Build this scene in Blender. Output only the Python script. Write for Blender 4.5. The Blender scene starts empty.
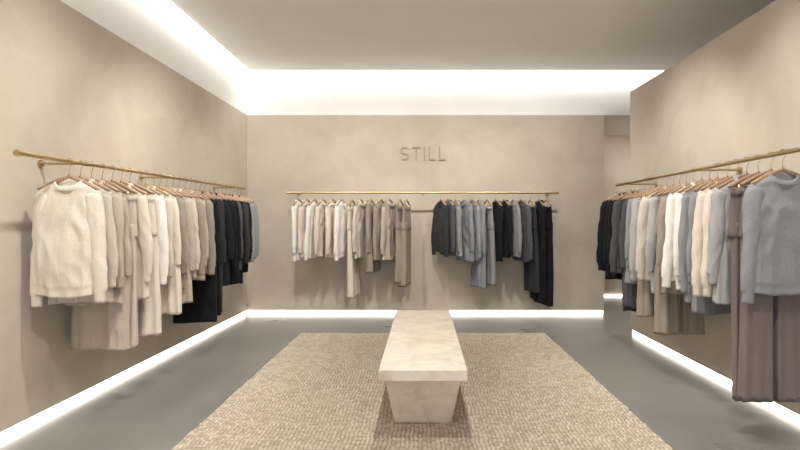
import bpy, bmesh, math, random
import numpy as np
from mathutils import Vector, noise, Matrix

random.seed(7)
scene = bpy.context.scene
COL = scene.collection

def lin(c):
    return tuple(((v/255)/12.92 if v/255 <= 0.04045 else ((v/255+0.055)/1.055)**2.4) for v in c) + (1.0,)

# ------------------------------------------------------------------ materials
def new_mat(name):
    m = bpy.data.materials.new(name); m.use_nodes = True
    nt = m.node_tree; b = nt.nodes['Principled BSDF']
    return m, nt, b

def mottled(name, c1, c2, scale, rough=0.8, bump=0.05, bscale=30, detail=6, c3=None, spec=0.5, distortion=0.4, rough2=None, p0=0.3, p1=0.7, nrough=0.6):
    m, nt, b = new_mat(name)
    N, L = nt.nodes, nt.links
    tc = N.new('ShaderNodeTexCoord')
    n = N.new('ShaderNodeTexNoise'); n.inputs['Scale'].default_value = scale
    n.inputs['Detail'].default_value = detail; n.inputs['Distortion'].default_value = distortion
    n.inputs['Roughness'].default_value = nrough
    L.new(tc.outputs['Object'], n.inputs['Vector'])
    r = N.new('ShaderNodeValToRGB')
    r.color_ramp.elements[0].position = p0; r.color_ramp.elements[0].color = c1
    r.color_ramp.elements[1].position = p1; r.color_ramp.elements[1].color = c2
    if c3:
        e = r.color_ramp.elements.new(0.5); e.color = c3
    L.new(n.outputs['Fac'], r.inputs['Fac']); L.new(r.outputs['Color'], b.inputs['Base Color'])
    b.inputs['Roughness'].default_value = rough
    b.inputs['Specular IOR Level'].default_value = spec
    if rough2 is not None:
        mr = N.new('ShaderNodeMapRange'); mr.inputs['To Min'].default_value = rough; mr.inputs['To Max'].default_value = rough2
        mr.inputs['From Min'].default_value = 0.3; mr.inputs['From Max'].default_value = 0.7
        L.new(n.outputs['Fac'], mr.inputs['Value']); L.new(mr.outputs['Result'], b.inputs['Roughness'])
    if bump > 0:
        n2 = N.new('ShaderNodeTexNoise'); n2.inputs['Scale'].default_value = bscale; n2.inputs['Detail'].default_value = 5
        L.new(tc.outputs['Object'], n2.inputs['Vector'])
        bp = N.new('ShaderNodeBump'); bp.inputs['Strength'].default_value = bump; bp.inputs['Distance'].default_value = 0.02
        L.new(n2.outputs['Fac'], bp.inputs['Height']); L.new(bp.outputs['Normal'], b.inputs['Normal'])
    return m

def emis(name, color, strength):
    m, nt, b = new_mat(name)
    b.inputs['Base Color'].default_value = color
    b.inputs['Emission Color'].default_value = color
    b.inputs['Emission Strength'].default_value = strength
    return m

M_WALL = mottled('plaster_wall', lin((184,172,156)), lin((200,190,175)), 2.0, 0.85, 0.12, 12, 8, distortion=0.6)
M_SIGN = mottled('plaster_letters', lin((160,147,130)), lin((168,155,138)), 1.7, 0.8, 0.05, 14)
M_WHITE = mottled('cove_paint', lin((236,235,232)), lin((241,240,238)), 2, 0.8, 0)
M_CEIL = mottled('ceiling_paint', lin((236,233,228)), lin((241,238,234)), 1, 0.85, 0)
M_FLOOR = mottled('polished_concrete', lin((108,105,101)), lin((136,133,128)), 1.3, 0.27, 0, 25, 5, lin((122,119,114)), 0.5, 0.15, 0.33, 0.2, 0.8, 0.5)
M_STONE = mottled('travertine', lin((200,188,170)), lin((230,220,205)), 7, 0.5, 0.08, 70, 10, lin((219,208,192)), 0.5, 1.0)
M_LED = emis('led_strip', (1.0, 0.955, 0.9, 1), 6.0)
M_COVE = emis('cove_led', (1.0, 0.975, 0.94, 1), 25)
M_LAMP = emis('lamp_lens', (1.0, 0.95, 0.88, 1), 5)

def metal(name, c, rough):
    m, nt, b = new_mat(name)
    b.inputs['Base Color'].default_value = c; b.inputs['Metallic'].default_value = 1; b.inputs['Roughness'].default_value = rough
    N, L = nt.nodes, nt.links
    n = N.new('ShaderNodeTexNoise'); n.inputs['Scale'].default_value = 40
    mr = N.new('ShaderNodeMapRange'); mr.inputs['To Min'].default_value = rough-0.06; mr.inputs['To Max'].default_value = rough+0.1
    L.new(n.outputs['Fac'], mr.inputs['Value']); L.new(mr.outputs['Result'], b.inputs['Roughness'])
    return m
M_BRASS = metal('brushed_brass', lin((190,168,128)), 0.32)
M_HOOK = metal('hook_metal', lin((190,175,145)), 0.3)
M_DARK = metal('dark_frame', lin((60,55,50)), 0.4)

def wood_mat():
    m, nt, b = new_mat('hanger_wood')
    N, L = nt.nodes, nt.links
    tc = N.new('ShaderNodeTexCoord'); w = N.new('ShaderNodeTexWave'); w.inputs['Scale'].default_value = 20; w.inputs['Distortion'].default_value = 4
    L.new(tc.outputs['Object'], w.inputs['Vector'])
    r = N.new('ShaderNodeValToRGB'); r.color_ramp.elements[0].color = lin((138,112,88)); r.color_ramp.elements[1].color = lin((170,142,114))
    L.new(w.outputs['Fac'], r.inputs['Fac']); L.new(r.outputs['Color'], b.inputs['Base Color'])
    b.inputs['Roughness'].default_value = 0.45
    return m
M_WOOD = wood_mat()

_fab = {}
def fabric(c, knit):
    key = (c, knit)
    if key in _fab: return _fab[key]
    m, nt, b = new_mat('%s_%d_%d_%d' % (('knit' if knit else 'woven',)+c))
    N, L = nt.nodes, nt.links
    tc = N.new('ShaderNodeTexCoord')
    n = N.new('ShaderNodeTexNoise'); n.inputs['Scale'].default_value = 150 if knit else 220; n.inputs['Detail'].default_value = 3
    L.new(tc.outputs['Object'], n.inputs['Vector'])
    r = N.new('ShaderNodeValToRGB')
    d = 10 if knit else 5
    lo = lin(tuple(max(c[i]-d, 4) for i in range(3))); hi = lin(tuple(min(c[i]+d, 250) for i in range(3)))
    r.color_ramp.elements[0].position = 0.3; r.color_ramp.elements[1].position = 0.7
    r.color_ramp.elements[0].color = lo; r.color_ramp.elements[1].color = hi
    L.new(n.outputs['Fac'], r.inputs['Fac']); L.new(r.outputs['Color'], b.inputs['Base Color'])
    b.inputs['Roughness'].default_value = 0.92
    b.inputs['Specular IOR Level'].default_value = 0.15
    b.inputs['Sheen Weight'].default_value = 0.06 if sum(c) > 200 else 0.02
    b.inputs['Sheen Roughness'].default_value = 0.5
    w = N.new('ShaderNodeTexWave'); w.inputs['Scale'].default_value = 60 if knit else 110
    w.inputs['Distortion'].default_value = 0.5; w.bands_direction = 'X'
    L.new(tc.outputs['Object'], w.inputs['Vector'])
    bp = N.new('ShaderNodeBump'); bp.inputs['Strength'].default_value = 0.14; bp.inputs['Distance'].default_value = 0.002
    L.new(w.outputs['Fac'], bp.inputs['Height'])
    n3 = N.new('ShaderNodeTexNoise'); n3.inputs['Scale'].default_value = 13 if knit else 17; n3.inputs['Detail'].default_value = 2 if knit else 3; n3.inputs['Distortion'].default_value=0.8
    mp = N.new('ShaderNodeMapping'); mp.inputs['Scale'].default_value=(1.0,1.0,0.33)
    L.new(tc.outputs['Object'], mp.inputs['Vector']); L.new(mp.outputs['Vector'], n3.inputs['Vector'])
    b2 = N.new('ShaderNodeBump'); b2.inputs['Strength'].default_value = 0.6 if not knit else 0.28; b2.inputs['Distance'].default_value = 0.016
    L.new(n3.outputs['Fac'], b2.inputs['Height']); L.new(bp.outputs['Normal'], b2.inputs['Normal'])
    L.new(b2.outputs['Normal'], b.inputs['Normal'])
    _fab[key] = m
    return m

# ------------------------------------------------------------------ mesh helpers
class MB:
    def __init__(s): s.v=[]; s.f=[]; s.m=[]
    def box(s, x0,x1,y0,y1,z0,z1, mi=0):
        b=len(s.v)
        s.v += [(x0,y0,z0),(x1,y0,z0),(x1,y1,z0),(x0,y1,z0),(x0,y0,z1),(x1,y0,z1),(x1,y1,z1),(x0,y1,z1)]
        for q in [(0,3,2,1),(4,5,6,7),(0,1,5,4),(1,2,6,5),(2,3,7,6),(3,0,4,7)]:
            s.f.append(tuple(b+i for i in q)); s.m.append(mi)
    def rings(s, rings, mi=0, cap0=True, cap1=True):
        n=len(rings[0]); b=len(s.v)
        for r in rings: s.v += [tuple(p) for p in r]
        for i in range(len(rings)-1):
            for j in range(n):
                k=(j+1)%n
                s.f.append((b+i*n+j, b+i*n+k, b+(i+1)*n+k, b+(i+1)*n+j)); s.m.append(mi)
        if cap0: s.f.append(tuple(b+j for j in range(n))[::-1]); s.m.append(mi)
        if cap1:
            o=b+(len(rings)-1)*n; s.f.append(tuple(o+j for j in range(n))); s.m.append(mi)
    def tube(s, pts, rad, n=10, mi=0, side=Vector((0,1,0)), disp=None, caps=True):
        pts=[Vector(p) for p in pts]; R=[]
        for i,p in enumerate(pts):
            a=pts[max(i-1,0)]; c=pts[min(i+1,len(pts)-1)]
            t=(c-a).normalized(); nrm=t.cross(side).normalized(); bi=nrm.cross(t).normalized()
            r=rad[i] if isinstance(rad,(list,tuple)) else rad
            rx,ry = r if isinstance(r,(list,tuple)) else (r,r)
            ring=[]
            for j in range(n):
                u=2*math.pi*j/n
                d=nrm*math.cos(u)*rx+bi*math.sin(u)*ry
                q=p+d
                if disp: q += d.normalized()*disp(q,u,i/(len(pts)-1))
                ring.append(q)
            R.append(ring)
        s.rings(R, mi, caps, caps)
    def obj(s, name, mats, smooth=False, parent=None):
        me=bpy.data.meshes.new(name); me.from_pydata(s.v,[],s.f)
        for m in mats: me.materials.append(m)
        me.polygons.foreach_set('material_index', s.m)
        if smooth: me.polygons.foreach_set('use_smooth',[True]*len(s.f))
        bm=bmesh.new(); bm.from_mesh(me); bmesh.ops.recalc_face_normals(bm, faces=bm.faces); bm.to_mesh(me); bm.free()
        me.update()
        o=bpy.data.objects.new(name, me); COL.objects.link(o)
        if parent: o.parent=parent
        return o

def boxobj(name, x0,x1,y0,y1,z0,z1, mat, bevel=0, parent=None):
    b=MB(); b.box(x0,x1,y0,y1,z0,z1); o=b.obj(name,[mat],parent=parent)
    if bevel:
        md=o.modifiers.new('bevel','BEVEL'); md.width=bevel; md.segments=3
    return o

# ------------------------------------------------------------------ room dimensions (m)
H=1.25
XL=-2.42; YB=6.87; XR=2.35; YR=5.67; XB=2.487; ZW=2.734; ZC=3.30; ZT=3.52; XO=3.9; YF=-1.6; YC=8.5

boxobj('floor', XL-0.2, XO+0.2, YF-0.2, YC+0.2, -0.1, 0, M_FLOOR)
boxobj('ceiling', XL+0.09, XO, YF, YB-0.15, ZC, ZC+0.05, M_CEIL)
boxobj('ceiling_plenum', XL-0.2, XO+0.2, YF-0.2, YB+0.2, ZT, ZT+0.1, M_WHITE)
b=MB(); b.box(XL-0.2,XL,YF-0.2,YB+0.2,0.05,ZW,0); b.box(XL-0.2,XL-0.02,YF-0.2,YB+0.2,ZW,ZT,1); b.box(XL-0.2,XL-0.03,YF-0.2,YB+0.2,0,0.05,1)
b.obj('wall_left',[M_WALL,M_WHITE])
b=MB(); b.box(XL,XB,YB,YB+0.2,0.05,ZW,0); b.box(XL-0.02,XO,YB+0.02,YB+0.2,ZW,ZT,1); b.box(XL,XB,YB+0.03,YB+0.2,0,0.05,1)
b.obj('wall_back',[M_WALL,M_WHITE])
b=MB(); b.box(XR,XR+0.16,YF,YR,0.05,ZW,0); b.box(XR+0.03,XR+0.13,YF,YR-0.03,0,0.05,1)
b.obj('wall_right',[M_WALL,M_WHITE])
boxobj('wall_outer_right', XO, XO+0.2, YF-0.2, YC+0.2, 0, ZT, M_WALL)
boxobj('wall_corridor_left', XB-0.2, XB, YB+0.2, YC, 0, ZW, M_WALL)
boxobj('wall_corridor_end', XB-0.2, XO, YC, YC+0.2, 0, ZW, M_WALL)
boxobj('ceiling_corridor', XB, XO, YB+0.2, YC, ZW, ZW+0.1, M_WHITE)
b=MB(); b.box(XL,-1.9,YF-0.2,YF,0,ZT); b.box(1.9,XO,YF-0.2,YF,0,ZT); b.box(-1.9,1.9,YF-0.2,YF,2.6,ZT)  # unseen front wall, its opening added to let in soft fill light
b.obj('wall_front',[M_WALL])
b=MB()
for x in (-1.9,-0.65,0.6,1.84): b.box(x,x+0.06,YF-0.13,YF-0.07,0,2.6)
b.box(-1.84,1.84,YF-0.125,YF-0.075,2.54,2.6); b.box(-1.84,1.84,YF-0.125,YF-0.075,0,0.08)
b.obj('added_fill_window_1',[M_DARK])  # frame of the added, unseen fill-light opening

boxobj('baseboard_left', XL-0.03, XL-0.012, YF, YB, 0.004, 0.045, M_LED)
boxobj('baseboard_back', XL, XB-0.01, YB+0.012, YB+0.03, 0.004, 0.045, M_LED)
boxobj('baseboard_right', XR+0.012, XR+0.03, YF, YR-0.03, 0.004, 0.045, M_LED)
boxobj('baseboard_corridor', XB+0.02, XO, YC-0.02, YC, 0.004, 0.03, M_LED)
boxobj('trim_cove_led_back', XL+0.1, XO, YB-0.10, YB-0.06, ZC+0.07, ZC+0.10, M_COVE)
boxobj('trim_cove_led_left', XL+0.04, XL+0.08, YF, YB-0.12, ZC+0.07, ZC+0.10, M_COVE)

# ------------------------------------------------------------------ sign
def make_sign():
    hgt=0.185; st=0.021; w=0.115; gap=0.045; y0,y1=YB-0.022,YB
    b=MB()
    total=w+gap+w+gap+st+gap+0.095+gap+0.095
    x=-total/2; z0=2.205-hgt/2
    cx=x+w/2; P=[]
    r1=(hgt-st)/4
    for a in range(35,271,15):
        t=math.radians(a); P.append((cx+(w/2-st/2)*math.cos(t), z0+hgt-st/2-r1+r1*math.sin(t)))
    for a in range(75,-146,-15):
        t=math.radians(a); P.append((cx+(w/2-st/2)*math.cos(t), z0+st/2+r1+r1*math.sin(t)))
    L_=[];R_=[]
    for i,p in enumerate(P):
        a=P[max(i-1,0)]; c=P[min(i+1,len(P)-1)]
        dx,dz=c[0]-a[0],c[1]-a[1]; l=math.hypot(dx,dz); nx,nz=-dz/l*st/2,dx/l*st/2
        L_.append((p[0]+nx,p[1]+nz)); R_.append((p[0]-nx,p[1]-nz))
    rr=[[(l[0],y0,l[1]),(r[0],y0,r[1]),(r[0],y1,r[1]),(l[0],y1,l[1])] for l,r in zip(L_,R_)]
    b.rings(rr)
    x+=w+gap
    b.box(x,x+w,y0,y1,z0+hgt-st,z0+hgt); b.box(x+w/2-st/2,x+w/2+st/2,y0,y1,z0,z0+hgt-st)
    x+=w+gap
    b.box(x,x+st,y0,y1,z0,z0+hgt); x+=st+gap
    for k in range(2):
        b.box(x,x+st,y0,y1,z0,z0+hgt); b.box(x+st,x+0.095,y0,y1,z0,z0+st); x+=0.095+gap
    b.obj('wall_sign',[M_SIGN])
make_sign()

# ------------------------------------------------------------------ rug
def make_rug():
    x0,x1,y0,y1=-1.38,1.375,2.0,5.63
    st=0.0042
    nx=int((x1-x0)/st)+1; ny=int((y1-y0)/st)+1
    X,Y=np.meshgrid(np.linspace(x0,x1,nx),np.linspace(y0,y1,ny))
    rng=np.random.default_rng(3)
    wob=0.004*np.sin(X*7+Y*3)+0.002*np.sin(X*23+1.3)
    wx=0.004*np.sin(Y*8+X*2)+0.003*np.sin(Y*31+X*5)
    py,px=0.024,0.025
    row=(Y+wob)/py; ri=np.floor(row).astype(int)-int(y0/py)+3
    off=rng.random(ri.max()+5)*0.35
    col=(X+wx)/px+off[ri]; ci=np.floor(col).astype(int); ci-=ci.min()
    rnd=rng.random((ri.max()+5,ci.max()+5))
    hh=(np.abs(np.sin(np.pi*row))**0.6)*(0.2+0.8*np.abs(np.sin(np.pi*col))**0.6)
    amp=0.7+0.4*rnd[ri,ci]
    Z=0.003+0.014*hh*amp
    Z[0,:]=Z[-1,:]=0.0; Z[:,0]=Z[:,-1]=0.0
    V=np.stack([X,Y,Z],-1).reshape(-1,3)
    i=np.arange(nx*ny).reshape(ny,nx)
    F=np.stack([i[:-1,:-1],i[:-1,1:],i[1:,1:],i[1:,:-1]],-1).reshape(-1,4)
    me=bpy.data.meshes.new('woven_rug')
    me.vertices.add(len(V)); me.vertices.foreach_set('co',V.astype(np.float32).ravel())
    me.loops.add(F.size); me.loops.foreach_set('vertex_index',F.astype(np.int32).ravel())
    me.polygons.add(len(F)); me.polygons.foreach_set('loop_start',np.arange(0,F.size,4,dtype=np.int32))
    me.polygons.foreach_set('use_smooth',np.ones(len(F),dtype=bool))
    me.update(calc_edges=True)
    gap_shade=np.clip((hh-0.30)/0.25,0,1)   # mask for shade painted into the gaps between the knots
    at=me.attributes.new('knot','FLOAT','POINT'); at.data.foreach_set('value',rnd[ri,ci].astype(np.float32).ravel())
    at=me.attributes.new('painted_shade','FLOAT','POINT'); at.data.foreach_set('value',gap_shade.astype(np.float32).ravel())
    m,nt,bs=new_mat('jute_weave'); N,L=nt.nodes,nt.links
    a=N.new('ShaderNodeAttribute'); a.attribute_name='knot'
    n=N.new('ShaderNodeTexNoise'); n.inputs['Scale'].default_value=110
    tc=N.new('ShaderNodeTexCoord'); L.new(tc.outputs['Object'],n.inputs['Vector'])
    mx=N.new('ShaderNodeMath'); mx.operation='MULTIPLY_ADD'; mx.inputs[1].default_value=0.4
    s2=N.new('ShaderNodeMath'); s2.operation='MULTIPLY'; s2.inputs[1].default_value=0.6
    L.new(n.outputs['Fac'],s2.inputs[0]); L.new(a.outputs['Fac'],mx.inputs[0]); L.new(s2.outputs[0],mx.inputs[2])
    r=N.new('ShaderNodeValToRGB'); r.color_ramp.elements[0].position=0.15; r.color_ramp.elements[0].color=lin((152,140,122)); r.color_ramp.elements[1].position=0.85; r.color_ramp.elements[1].color=lin((207,196,179))
    L.new(mx.outputs[0],r.inputs['Fac'])
    a2=N.new('ShaderNodeAttribute'); a2.attribute_name='painted_shade'
    mc=N.new('ShaderNodeMix'); mc.data_type='RGBA'; mc.inputs['A'].default_value=lin((124,112,96))  # darker colour painted in as shade between knots
    L.new(a2.outputs['Fac'],mc.inputs['Factor']); L.new(r.outputs['Color'],mc.inputs['B'])
    L.new(mc.outputs['Result'],bs.inputs['Base Color'])
    bs.inputs['Roughness'].default_value=0.95; bs.inputs['Specular IOR Level'].default_value=0.15
    me.materials.append(m)
    o=bpy.data.objects.new('woven_rug',me); COL.objects.link(o)
make_rug()

# ------------------------------------------------------------------ bench
def make_bench():
    root=bpy.data.objects.new('stone_bench',None); COL.objects.link(root)
    root.location=(0,3.75,0.015)
    y0,y1=2.79-3.75,4.71-3.75; zt=0.43-0.015
    boxobj('seat_slab',-0.25,0.25,y0,y1,zt-0.065,zt,M_STONE,0.006,root)
    for k,(a,c,ya,yc) in enumerate([(y0+0.17,y0+0.72,y0+0.30,y0+0.62),(y1-0.72,y1-0.17,y1-0.62,y1-0.30)]):
        b=MB()
        top=[(-0.235,a,zt-0.065),(0.235,a,zt-0.065),(0.235,c,zt-0.065),(-0.235,c,zt-0.065)]
        bot=[(-0.175,ya,0),(0.175,ya,0),(0.175,yc,0),(-0.175,yc,0)]
        b.rings([bot,top]); o=b.obj('pedestal_%d'%(k+1),[M_STONE],parent=root)
        md=o.modifiers.new('bevel','BEVEL'); md.width=0.005; md.segments=2
make_bench()

# ------------------------------------------------------------------ garments
ZN=-0.125
def sgnpow(v,p): return math.copysign(abs(v)**p, v)
def crease(a): return 1-2*abs(math.sin(a*0.5))**0.8

def add_hanger_mesh(name, parent, clips=False):
    b=MB()
    pts=[(0,0,-0.092),(0,0,-0.05),(0.006,0,-0.032),(0.0155,0,-0.016)]
    for a in range(-25,205,23):
        t=math.radians(a); pts.append((0.0175*math.cos(t),0,0.0175*math.sin(t)))
    b.tube(pts,0.0022,8,1)
    for sx in (-1,1):
        P=[];R=[]
        for i in range(9):
            t=i/8; x=sx*0.178*t
            P.append((x,-0.006*t*t,-0.094-0.078*t**1.15)); R.append((0.010+0.004*math.sin(math.pi*t), 0.007+0.007*t))
        b.tube(P,R,10,0)
    b.tube([(0,0,-0.078),(0,0,-0.086),(0,0,-0.106)],[0.006,0.010,0.010],10,0)
    if clips:
        b.tube([(-0.17,0,-0.17),(0.17,0,-0.17)],0.004,8,1)
        for sx in (-1,1):
            b.box(sx*0.12-0.012,sx*0.12+0.012,-0.018,0.018,-0.205,-0.16,1)
    return b.obj(name,[M_WOOD,M_HOOK],True,parent)

def torso_rings(rng, sw, hw, dep, length, fold, dip, nu=80, open_neck=0.07):
    sd=rng.random()*100
    ks=[rng.choice([4,5,6,7]),rng.choice([9,11,12,13]),rng.choice([2,3])]; ph=[rng.random()*6.28 for _ in range(3)]
    lean=rng.uniform(-0.018,0.018)
    R=[]
    def ring(z,w,d,a,t,rad=1.0):
        out=[]
        for j in range(nu):
            u=2*math.pi*j/nu+math.pi/2*3
            cx,cy=math.cos(u),math.sin(u)
            x=w*sgnpow(cx,0.8); y=d*sgnpow(cy,0.75)
            g=(0.12+0.88*t**0.8)
            wv=0.5*math.sin(t*3+ph[2])
            f=fold*g*(0.55*crease(ks[0]*u+ph[0]+wv)+0.4*crease(ks[1]*u+ph[1]-wv*1.5)+0.3*math.sin(ks[2]*u+ph[2]))
            nz=noise.noise(Vector((x*6+sd,y*5,z*3.2)))*0.012*min(1,t*4+0.2)
            rid=1-2*abs(noise.noise(Vector((x*9+sd+z*5,y*5,z*4-x*3))))
            nz+=rid*0.007*min(1,t*3+0.1)
            # drape lines running down and inwards from the armpits
            arm=math.exp(-((t-0.28)/0.2)**2)*math.sin((abs(x)*55+z*38)+ph[1])*min(1,abs(x)/0.1)*0.004
            k=(f+nz+arm)*rad
            x+=cx*k*0.45+lean*t*t; y+=cy*k*1.5
            front=max(0,-cy)
            zz=z-dip*(1-a)**1.5*front**1.5+0.012*(1-a)*max(0,cy)
            zz+= 0.007*math.sin(ks[2]*u+ph[0])*t
            out.append((x,y,zz))
        return out
    R.append(ring(ZN-0.05,open_neck*0.9,0.03,0,0,0))
    R.append(ring(ZN-0.012,open_neck*0.95,0.034,0,0,0))
    for i in range(9):
        a=i/8
        R.append(ring(ZN-0.062*a**1.25, open_neck+(sw-open_neck)*a, 0.037+(dep*0.7-0.037)*a**0.7, a, 0.0, a))
    zs=ZN-0.062; n=50
    for i in range(1,n+1):
        t=i/n
        zz=zs-(length-0.062)*t
        w=sw+ (hw-sw)*t - 0.014*math.sin(math.pi*min(1,t*3.0))
        d=dep*(0.7+0.3*min(1,t*5)+0.2*t)
        R.append(ring(zz,w,d,1,t))
    last=R[-1]
    R.append([(x*0.96,y*0.82,z+0.003) for x,y,z in last])
    R.append([(x*0.92,y*0.7,z+0.03) for x,y,z in last])
    return R

def sleeve(b, rng, sx, sw, dep, L, wid, cuff, mi=0):
    sd=rng.random()*50; P=[];R=[]; n=44
    out=rng.uniform(-0.006,0.016); yb=rng.uniform(-0.04,0.008); L=L*rng.uniform(0.97,1.02)
    for i in range(n+1):
        t=i/n
        x=sw-0.05+ (out+0.05)*min(1,t*1.3)**0.75 + 0.003*math.sin(t*5+sd)
        z=ZN-0.066-(L-0.066)*t
        P.append((sx*x, yb*math.sin(t*2.5), z))
        r=wid*(1-0.34*t)
        if i==0: r*=0.55
        if i==1: r*=0.82
        if i==2: r*=0.95
        if cuff and t>0.9: r*=0.82
        if cuff and 0.86<t<=0.9: r*=1.05
        R.append((r, dep*0.75*(1-0.3*t)*(0.5 if i==0 else 1)))
    def dp(q,u,t):
        rid=1-2*abs(noise.noise(Vector((q.x*12+sd,q.y*10,q.z*9+q.x*14*sx))))
        return (noise.noise(Vector((q.x*8+sd,q.y*9,q.z*5)))*0.010+rid*0.007*math.sin(math.pi*min(1,t*1.1)))*(1 if t<0.88 else 0.2)
    b.tube(P,R,24,mi,disp=dp)

def front_strip(b, R, i0, i1, halfw, off, mi):
    rows=[]
    for i in range(i0,i1+1):
        p=R[i][0]
        rows.append([( p[0]-halfw,p[1]-off,p[2]),(p[0]+halfw,p[1]-off,p[2]),(p[0]+halfw,p[1]+0.004,p[2]),(p[0]-halfw,p[1]+0.004,p[2])])
    b.rings(rows,mi)

def garment(kind, color, length, rng):
    b=MB()
    if kind in ('sweater','cardigan'):
        sw=rng.uniform(0.19,0.2); R=torso_rings(rng,sw,sw-0.004,0.042,length,0.006,0.045,open_neck=0.078)
        for k in range(len(R)-7,len(R)):
            R[k]=[(x*0.965,y*0.9,z) for x,y,z in R[k]]
        b.rings(R,0)
        for sx in (-1,1): sleeve(b,rng,sx,sw,0.046,min(length+0.05,0.74),0.056,True)
        ring=[Vector(p) for p in R[2]]
        if kind=='sweater':
            c=[[ (p.x*1.10,p.y*1.12,p.z-0.012) for p in ring],[(p.x*1.09,p.y*1.12,p.z+0.004) for p in ring],[(p.x*1.02,p.y*1.02,p.z+0.012) for p in ring],[(p.x*0.94,p.y*0.94,p.z+0.004) for p in ring],[(p.x*0.93,p.y*0.93,p.z-0.014) for p in ring]]
            b.rings(c,0,False,False)
        else:
            front_strip(b,R,5,len(R)-3,0.016,0.006,0)
            for i in range(8,len(R)-5,6):
                p=R[i][0]; b.tube([(p[0],p[1]-0.005,p[2]),(p[0],p[1]-0.011,p[2])],0.008,10,1,side=Vector((0,0,1)))
    elif kind in ('shirt','coat'):
        sw=rng.uniform(0.183,0.198); long=kind=='coat'
        R=torso_rings(rng,sw,sw+(0.012 if long else 0.004),0.038 if not long else 0.048,length,0.014 if not long else 0.016,0.04,open_neck=0.068)
        b.rings(R,0)
        for sx in (-1,1): sleeve(b,rng,sx,sw,0.042,min(length,0.64)+0.02,0.052,not long)
        front_strip(b,R,4,len(R)-3,0.015,0.005,0)
        for i in range(7,len(R)-5,6):
            p=R[i][0]; b.tube([(p[0],p[1]-0.004,p[2]),(p[0],p[1]-0.009,p[2])],0.006,10,1,side=Vector((0,0,1)))
        ring=[Vector(p) for p in R[2]]
        c=[[(p.x*1.0,p.y*1.0,p.z-0.006) for p in ring],[(p.x*1.0,p.y*1.02,p.z+0.022) for p in ring],[(p.x*1.12,p.y*1.2,p.z+0.018) for p in ring],[(p.x*1.3,p.y*1.4,p.z-0.02) for p in ring],[(p.x*1.25,p.y*1.3,p.z-0.022) for p in ring]]
        b.rings(c,0,False,False)
        if long:
            for sx in (-1,1):
                p=R[8][0]; q=R[16][0]
                pts=[(sx*0.062,R[6][5][1]-0.012,ZN-0.02),(sx*0.105,p[1]-0.018,ZN-0.13),(sx*0.07,p[1]-0.02,ZN-0.15),(0.0,q[1]-0.016,q[2]),(sx*0.01,p[1]-0.02,ZN-0.08)]
                back=[(x,y+0.008,z) for x,y,z in pts]
                b.rings([pts,back],0)
    elif kind=='dress':
        sw=rng.uniform(0.165,0.18)
        R=torso_rings(rng,sw,sw+0.03,0.045,length,0.020,0.06,open_neck=0.08)
        b.rings(R,0)
        for sx in (-1,1): sleeve(b,rng,sx,sw,0.04,0.60,0.045,False)
    elif kind=='trousers':
        sd=rng.random()*50; zt=-0.185; nu=40; R=[]
        def pr(z,w,d):
            o=[]
            for j in range(nu):
                u=2*math.pi*j/nu
                n_=noise.noise(Vector((math.cos(u)*2+sd,math.sin(u)*2,z*6)))*0.006
                o.append((w*sgnpow(math.cos(u),0.8)+math.cos(u)*n_,(d)*sgnpow(math.sin(u),0.8)+math.sin(u)*n_,z))
            return o
        R.append(pr(zt-0.03,0.155,0.012)); R.append(pr(zt,0.165,0.016)); R.append(pr(zt,0.172,0.024)); R.append(pr(zt-0.04,0.173,0.026)); R.append(pr(zt-0.042,0.168,0.024))
        for i in range(1,12):
            t=i/11; R.append(pr(zt-0.042-0.25*t,0.168+0.018*math.sin(t*1.5),0.026+0.020*t))
        R.append(pr(zt-0.30,0.13,0.03))
        b.rings(R,0)
        zend=ZN-length; z0=zt-0.20
        for k,sx in enumerate((-1,1)):
            rr=[]; ph=rng.random()*6
            for i in range(34):
                t=i/33; z=z0+(zend-z0)*t
                w=0.084+0.014*t; d=0.038+0.012*t; cx=sx*(0.092+0.008*t); cyy=sx*0.006*math.sin(t*3)
                ring=[]
                for j in range(44):
                    u=2*math.pi*j/44
                    f=0.012*(0.3+0.7*t)*(crease(4*u+ph+t)+0.7*crease(7*u+2*ph-t))+noise.noise(Vector((math.cos(u)*2+sd+k*9,math.sin(u)*2,z*3)))*0.010
                    ring.append((cx+w*sgnpow(math.cos(u),0.85)+math.cos(u)*f*0.6, cyy+d*sgnpow(math.sin(u),0.85)+math.sin(u)*f, z))
                rr.append(ring)
            rr.append([((x-sx*0.11)*0.9+sx*0.11,y*0.85,z+0.02) for x,y,z in rr[-1]])
            b.rings(rr,0)
        for sx in (-0.1,0.1,0.0):
            b.box(sx-0.005,sx+0.005,-0.032,-0.022,zt-0.045,zt+0.002,0)
    return b

NAMES={'sweater':'knit_sweater','cardigan':'knit_cardigan','shirt':'button_shirt','coat':'long_coat','dress':'long_dress','trousers':'wide_leg_trousers'}
def hang(kind, color, length, loc, rotz, seed, parent=None, name=None):
    rng=random.Random(seed)
    if parent: length*=rng.uniform(0.95,1.05)
    b=garment(kind,color,length,rng)
    mat=fabric(color, kind in('sweater','cardigan'))
    btn=fabric(tuple(max(10,int(c*0.7)) for c in color),False)
    o=b.obj(name or NAMES[kind],[mat,btn],True,parent)
    o.location=loc
    o.rotation_euler=(math.radians(rng.uniform(-1.5,1.5)),math.radians(rng.uniform(-1.2,1.2)) if parent else 0,math.radians(rotz))
    add_hanger_mesh('clothes_hanger',o,kind=='trousers')

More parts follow.
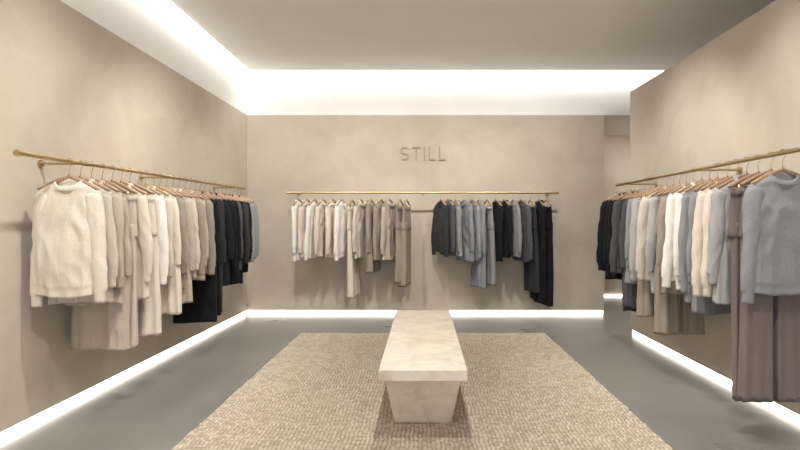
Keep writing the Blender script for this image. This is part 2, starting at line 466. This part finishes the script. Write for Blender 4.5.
def rail(name, p0, p1, posts, wall_dir, wall_dist):
    root=bpy.data.objects.new(name,None); COL.objects.link(root)
    b=MB(); p0=Vector(p0); p1=Vector(p1); r=0.0135
    d=(p1-p0).normalized()
    up=Vector((0,0,1))
    b.tube([p0,p1],r,20,0,side=up)
    for e,s in ((p0,-1),(p1,1)):
        b.tube([e-d*s*0.012,e+d*s*0.006],r*1.3,20,0,side=up)
    for t in posts:
        q=p0.lerp(p1,t); w=Vector(wall_dir)
        b.tube([q-d*0.016,q+d*0.016],r*1.2,20,0,side=up)
        b.tube([q+w*0.005,q+w*wall_dist],0.008,14,0,side=up)
        b.tube([q+w*(wall_dist-0.010),q+w*wall_dist],0.024,24,0,side=up)
    o=b.obj('rail_bar',[M_BRASS],True,root)
    o.modifiers.new('es','EDGE_SPLIT').split_angle=math.radians(50)
    return root

LX=-2.135
lz=lambda y: 1.619+(y-2.66)*(1.662-1.619)/(6.0-2.66)
RL=rail('clothes_rail',(LX,2.63,lz(2.63)),(LX,5.95,lz(5.95)),(0.16,0.5,0.95),(-1,0,0),0.285)
RX=2.0; RZ=1.641
RR=rail('clothes_rail',(RX,2.25,RZ),(RX,5.15,RZ),(0.06,0.5,0.96),(1,0,0),0.35)
BY=6.55; BZ=1.645
RB=rail('clothes_rail',(-1.77,BY,BZ),(1.77,BY,BZ),(0.02,0.5,0.98),(0,1,0),0.32)

CREAM=(214,203,187); IVORY=(228,223,214); SAND=(196,186,171); BEIGE=(180,168,152); TAUPE=(148,137,124); PINK=(211,198,185)
MAUVE=(116,104,101); LG=(168,165,163); GREY=(138,137,138); BLUEG=(132,135,139); DG=(80,80,83); CH=(52,53,56); BK=(26,27,29); NAVY=(33,36,42)

left=[('sweater',CREAM,.69),('shirt',SAND,.74),('shirt',BEIGE,.80),('dress',BEIGE,1.04),('trousers',SAND,1.06),('shirt',CREAM,.76),('trousers',CREAM,1.06),
('sweater',IVORY,.70),('shirt',SAND,.76),('dress',CREAM,1.0),('shirt',TAUPE,.76),('coat',BEIGE,.90),('shirt',SAND,.74),('cardigan',TAUPE,.70),('shirt',BEIGE,.8),
('sweater',TAUPE,.7),('coat',BK,1.16),('trousers',BK,1.18),('coat',CH,1.12),('shirt',NAVY,.86),('sweater',BK,.72),('coat',BK,.95),('shirt',DG,.78),('coat',BK,.98),('sweater',CH,.7),('shirt',BK,.8),('sweater',GREY,.70),('shirt',GREY,.74)]
n=len(left)
for i,(k,c,l) in enumerate(left):
    y=3.02+(5.84-3.02)*i/(n-1)+random.uniform(-.01,.01)*(i>0)
    if i==0: hang(k,c,l,(LX,y,lz(y)),0,100,None,'cream_knit_sweater')
    else: hang(k,c,l,(LX,y,lz(y)),random.uniform(-6,6),100+i,RL)
right=[('sweater',GREY,.66),('trousers',MAUVE,1.29),('trousers',MAUVE,1.25),('shirt',LG,.80),('cardigan',CREAM,.72),('sweater',CREAM,.7),('shirt',GREY,.88),
('sweater',GREY,.8),('shirt',IVORY,.76),('sweater',IVORY,.72),('shirt',TAUPE,.8),('trousers',TAUPE,1.10),('shirt',LG,.82),('cardigan',SAND,.74),('dress',TAUPE,1.08),
('sweater',LG,.72),('shirt',GREY,.84),('coat',DG,1.02),('coat',CH,1.05),('sweater',DG,.76),('shirt',BK,.8),('coat',BK,.84),('sweater',BK,.72)]
n=len(right)
for i,(k,c,l) in enumerate(right):
    y=2.78+(5.02-2.78)*i/(n-1)+random.uniform(-.008,.008)*(i>0)
    if i==0: hang(k,c,l,(RX,y,RZ),3,300,None,'grey_knit_sweater')
    else: hang(k,c,l,(RX,y,RZ),random.uniform(-6,6),300+i,RR)
back=[(299,'shirt',IVORY,.74),(307,'shirt',PINK,.70),(315,'sweater',IVORY,.73),(324,'shirt',PINK,.73),(333,'shirt',CREAM,.72),(342,'sweater',IVORY,.74),(352,'trousers',CREAM,1.20),
(361,'shirt',SAND,.73),(371,'coat',TAUPE,.90),(381,'sweater',TAUPE,.72),(390,'shirt',BEIGE,.74),(400,'trousers',TAUPE,1.08),(407,'trousers',TAUPE,1.14),
(441,'sweater',CH,.68),(448,'shirt',DG,.70),(456,'shirt',GREY,.72),(464,'shirt',BLUEG,.74),(472,'sweater',BLUEG,.73),(479,'coat',BLUEG,1.06),(487,'trousers',GREY,1.06),
(496,'sweater',BK,.73),(504,'shirt',BK,.74),(513,'shirt',GREY,.74),(521,'sweater',DG,.73),(530,'trousers',CH,1.20),(539,'coat',BK,1.24),(546,'trousers',BK,1.27)]
for i,(px,k,c,l) in enumerate(back):
    x=(px-423)*BY/500
    sgn = 1 if px<423 else -1
    a=random.uniform(8,15) if k in('trousers','coat') else random.uniform(10,28)
    hang(k,c,l,(x,BY,BZ),sgn*(90-a),500+i,RB)

# ------------------------------------------------------------------ recessed downlights
def downlight(x,y,z,tx,ty,tz,power,ang=75,name='ceiling_downlight'):
    b=MB(); 
    ring=lambda r,zz:[(r*math.cos(2*math.pi*j/28),r*math.sin(2*math.pi*j/28),zz) for j in range(28)]
    b.rings([ring(0.062,0),ring(0.062,-0.006),ring(0.048,-0.006),ring(0.044,-0.002)],0,False,False)
    b.rings([ring(0.044,-0.002),ring(0.001,-0.002)],1,False,False)
    o=b.obj(name,[M_CEIL,M_LAMP]); o.location=(x,y,z)
    l=bpy.data.lights.new('downlight_beam','SPOT'); l.energy=power; l.spot_size=math.radians(ang); l.spot_blend=0.9
    l.shadow_soft_size=0.05; l.color=(1,0.955,0.905)
    lo=bpy.data.objects.new('downlight_beam',l); COL.objects.link(lo)
    lo.parent=o; lo.location=(0,0,-0.03)
    d=Vector((tx,ty,tz))-Vector((x,y,z))
    lo.rotation_euler=d.to_track_quat('-Z','Y').to_euler()
for y in (1.2,2.6,4.0):
    downlight(-0.95,y,ZC,-2.3,y+0.7,1.1,175,80)
    downlight(0.95,y,ZC,2.2,y+0.5,1.1,175,80)
for x in (-1.3,0,1.3):
    downlight(x,4.35,ZC,x*1.1,6.8,1.3,185,80)
for y in (0.4,2.0,3.4):
    downlight(0,y,ZC,0,y+0.4,0,135,100)
downlight(3.6,7.3,ZW,3.3,8.2,0.9,60,160)  # added lamp, hidden behind the partition, to brighten the corridor

# ------------------------------------------------------------------ world
w=bpy.data.worlds.new('world'); scene.world=w; w.use_nodes=True
bg=w.node_tree.nodes['Background']; bg.inputs['Color'].default_value=(0.96,0.97,1,1); bg.inputs['Strength'].default_value=2.5

# ------------------------------------------------------------------ camera
cam=bpy.data.cameras.new('camera'); co=bpy.data.objects.new('camera',cam); COL.objects.link(co)
co.location=(0,0,H); co.rotation_euler=(math.radians(90),0,0)
cam.sensor_width=36; cam.lens=22.5; cam.shift_x=-23/800; cam.shift_y=-2/800; cam.clip_start=0.05
scene.camera=co
scene.view_settings.view_transform='Standard'
scene.view_settings.exposure=0.05
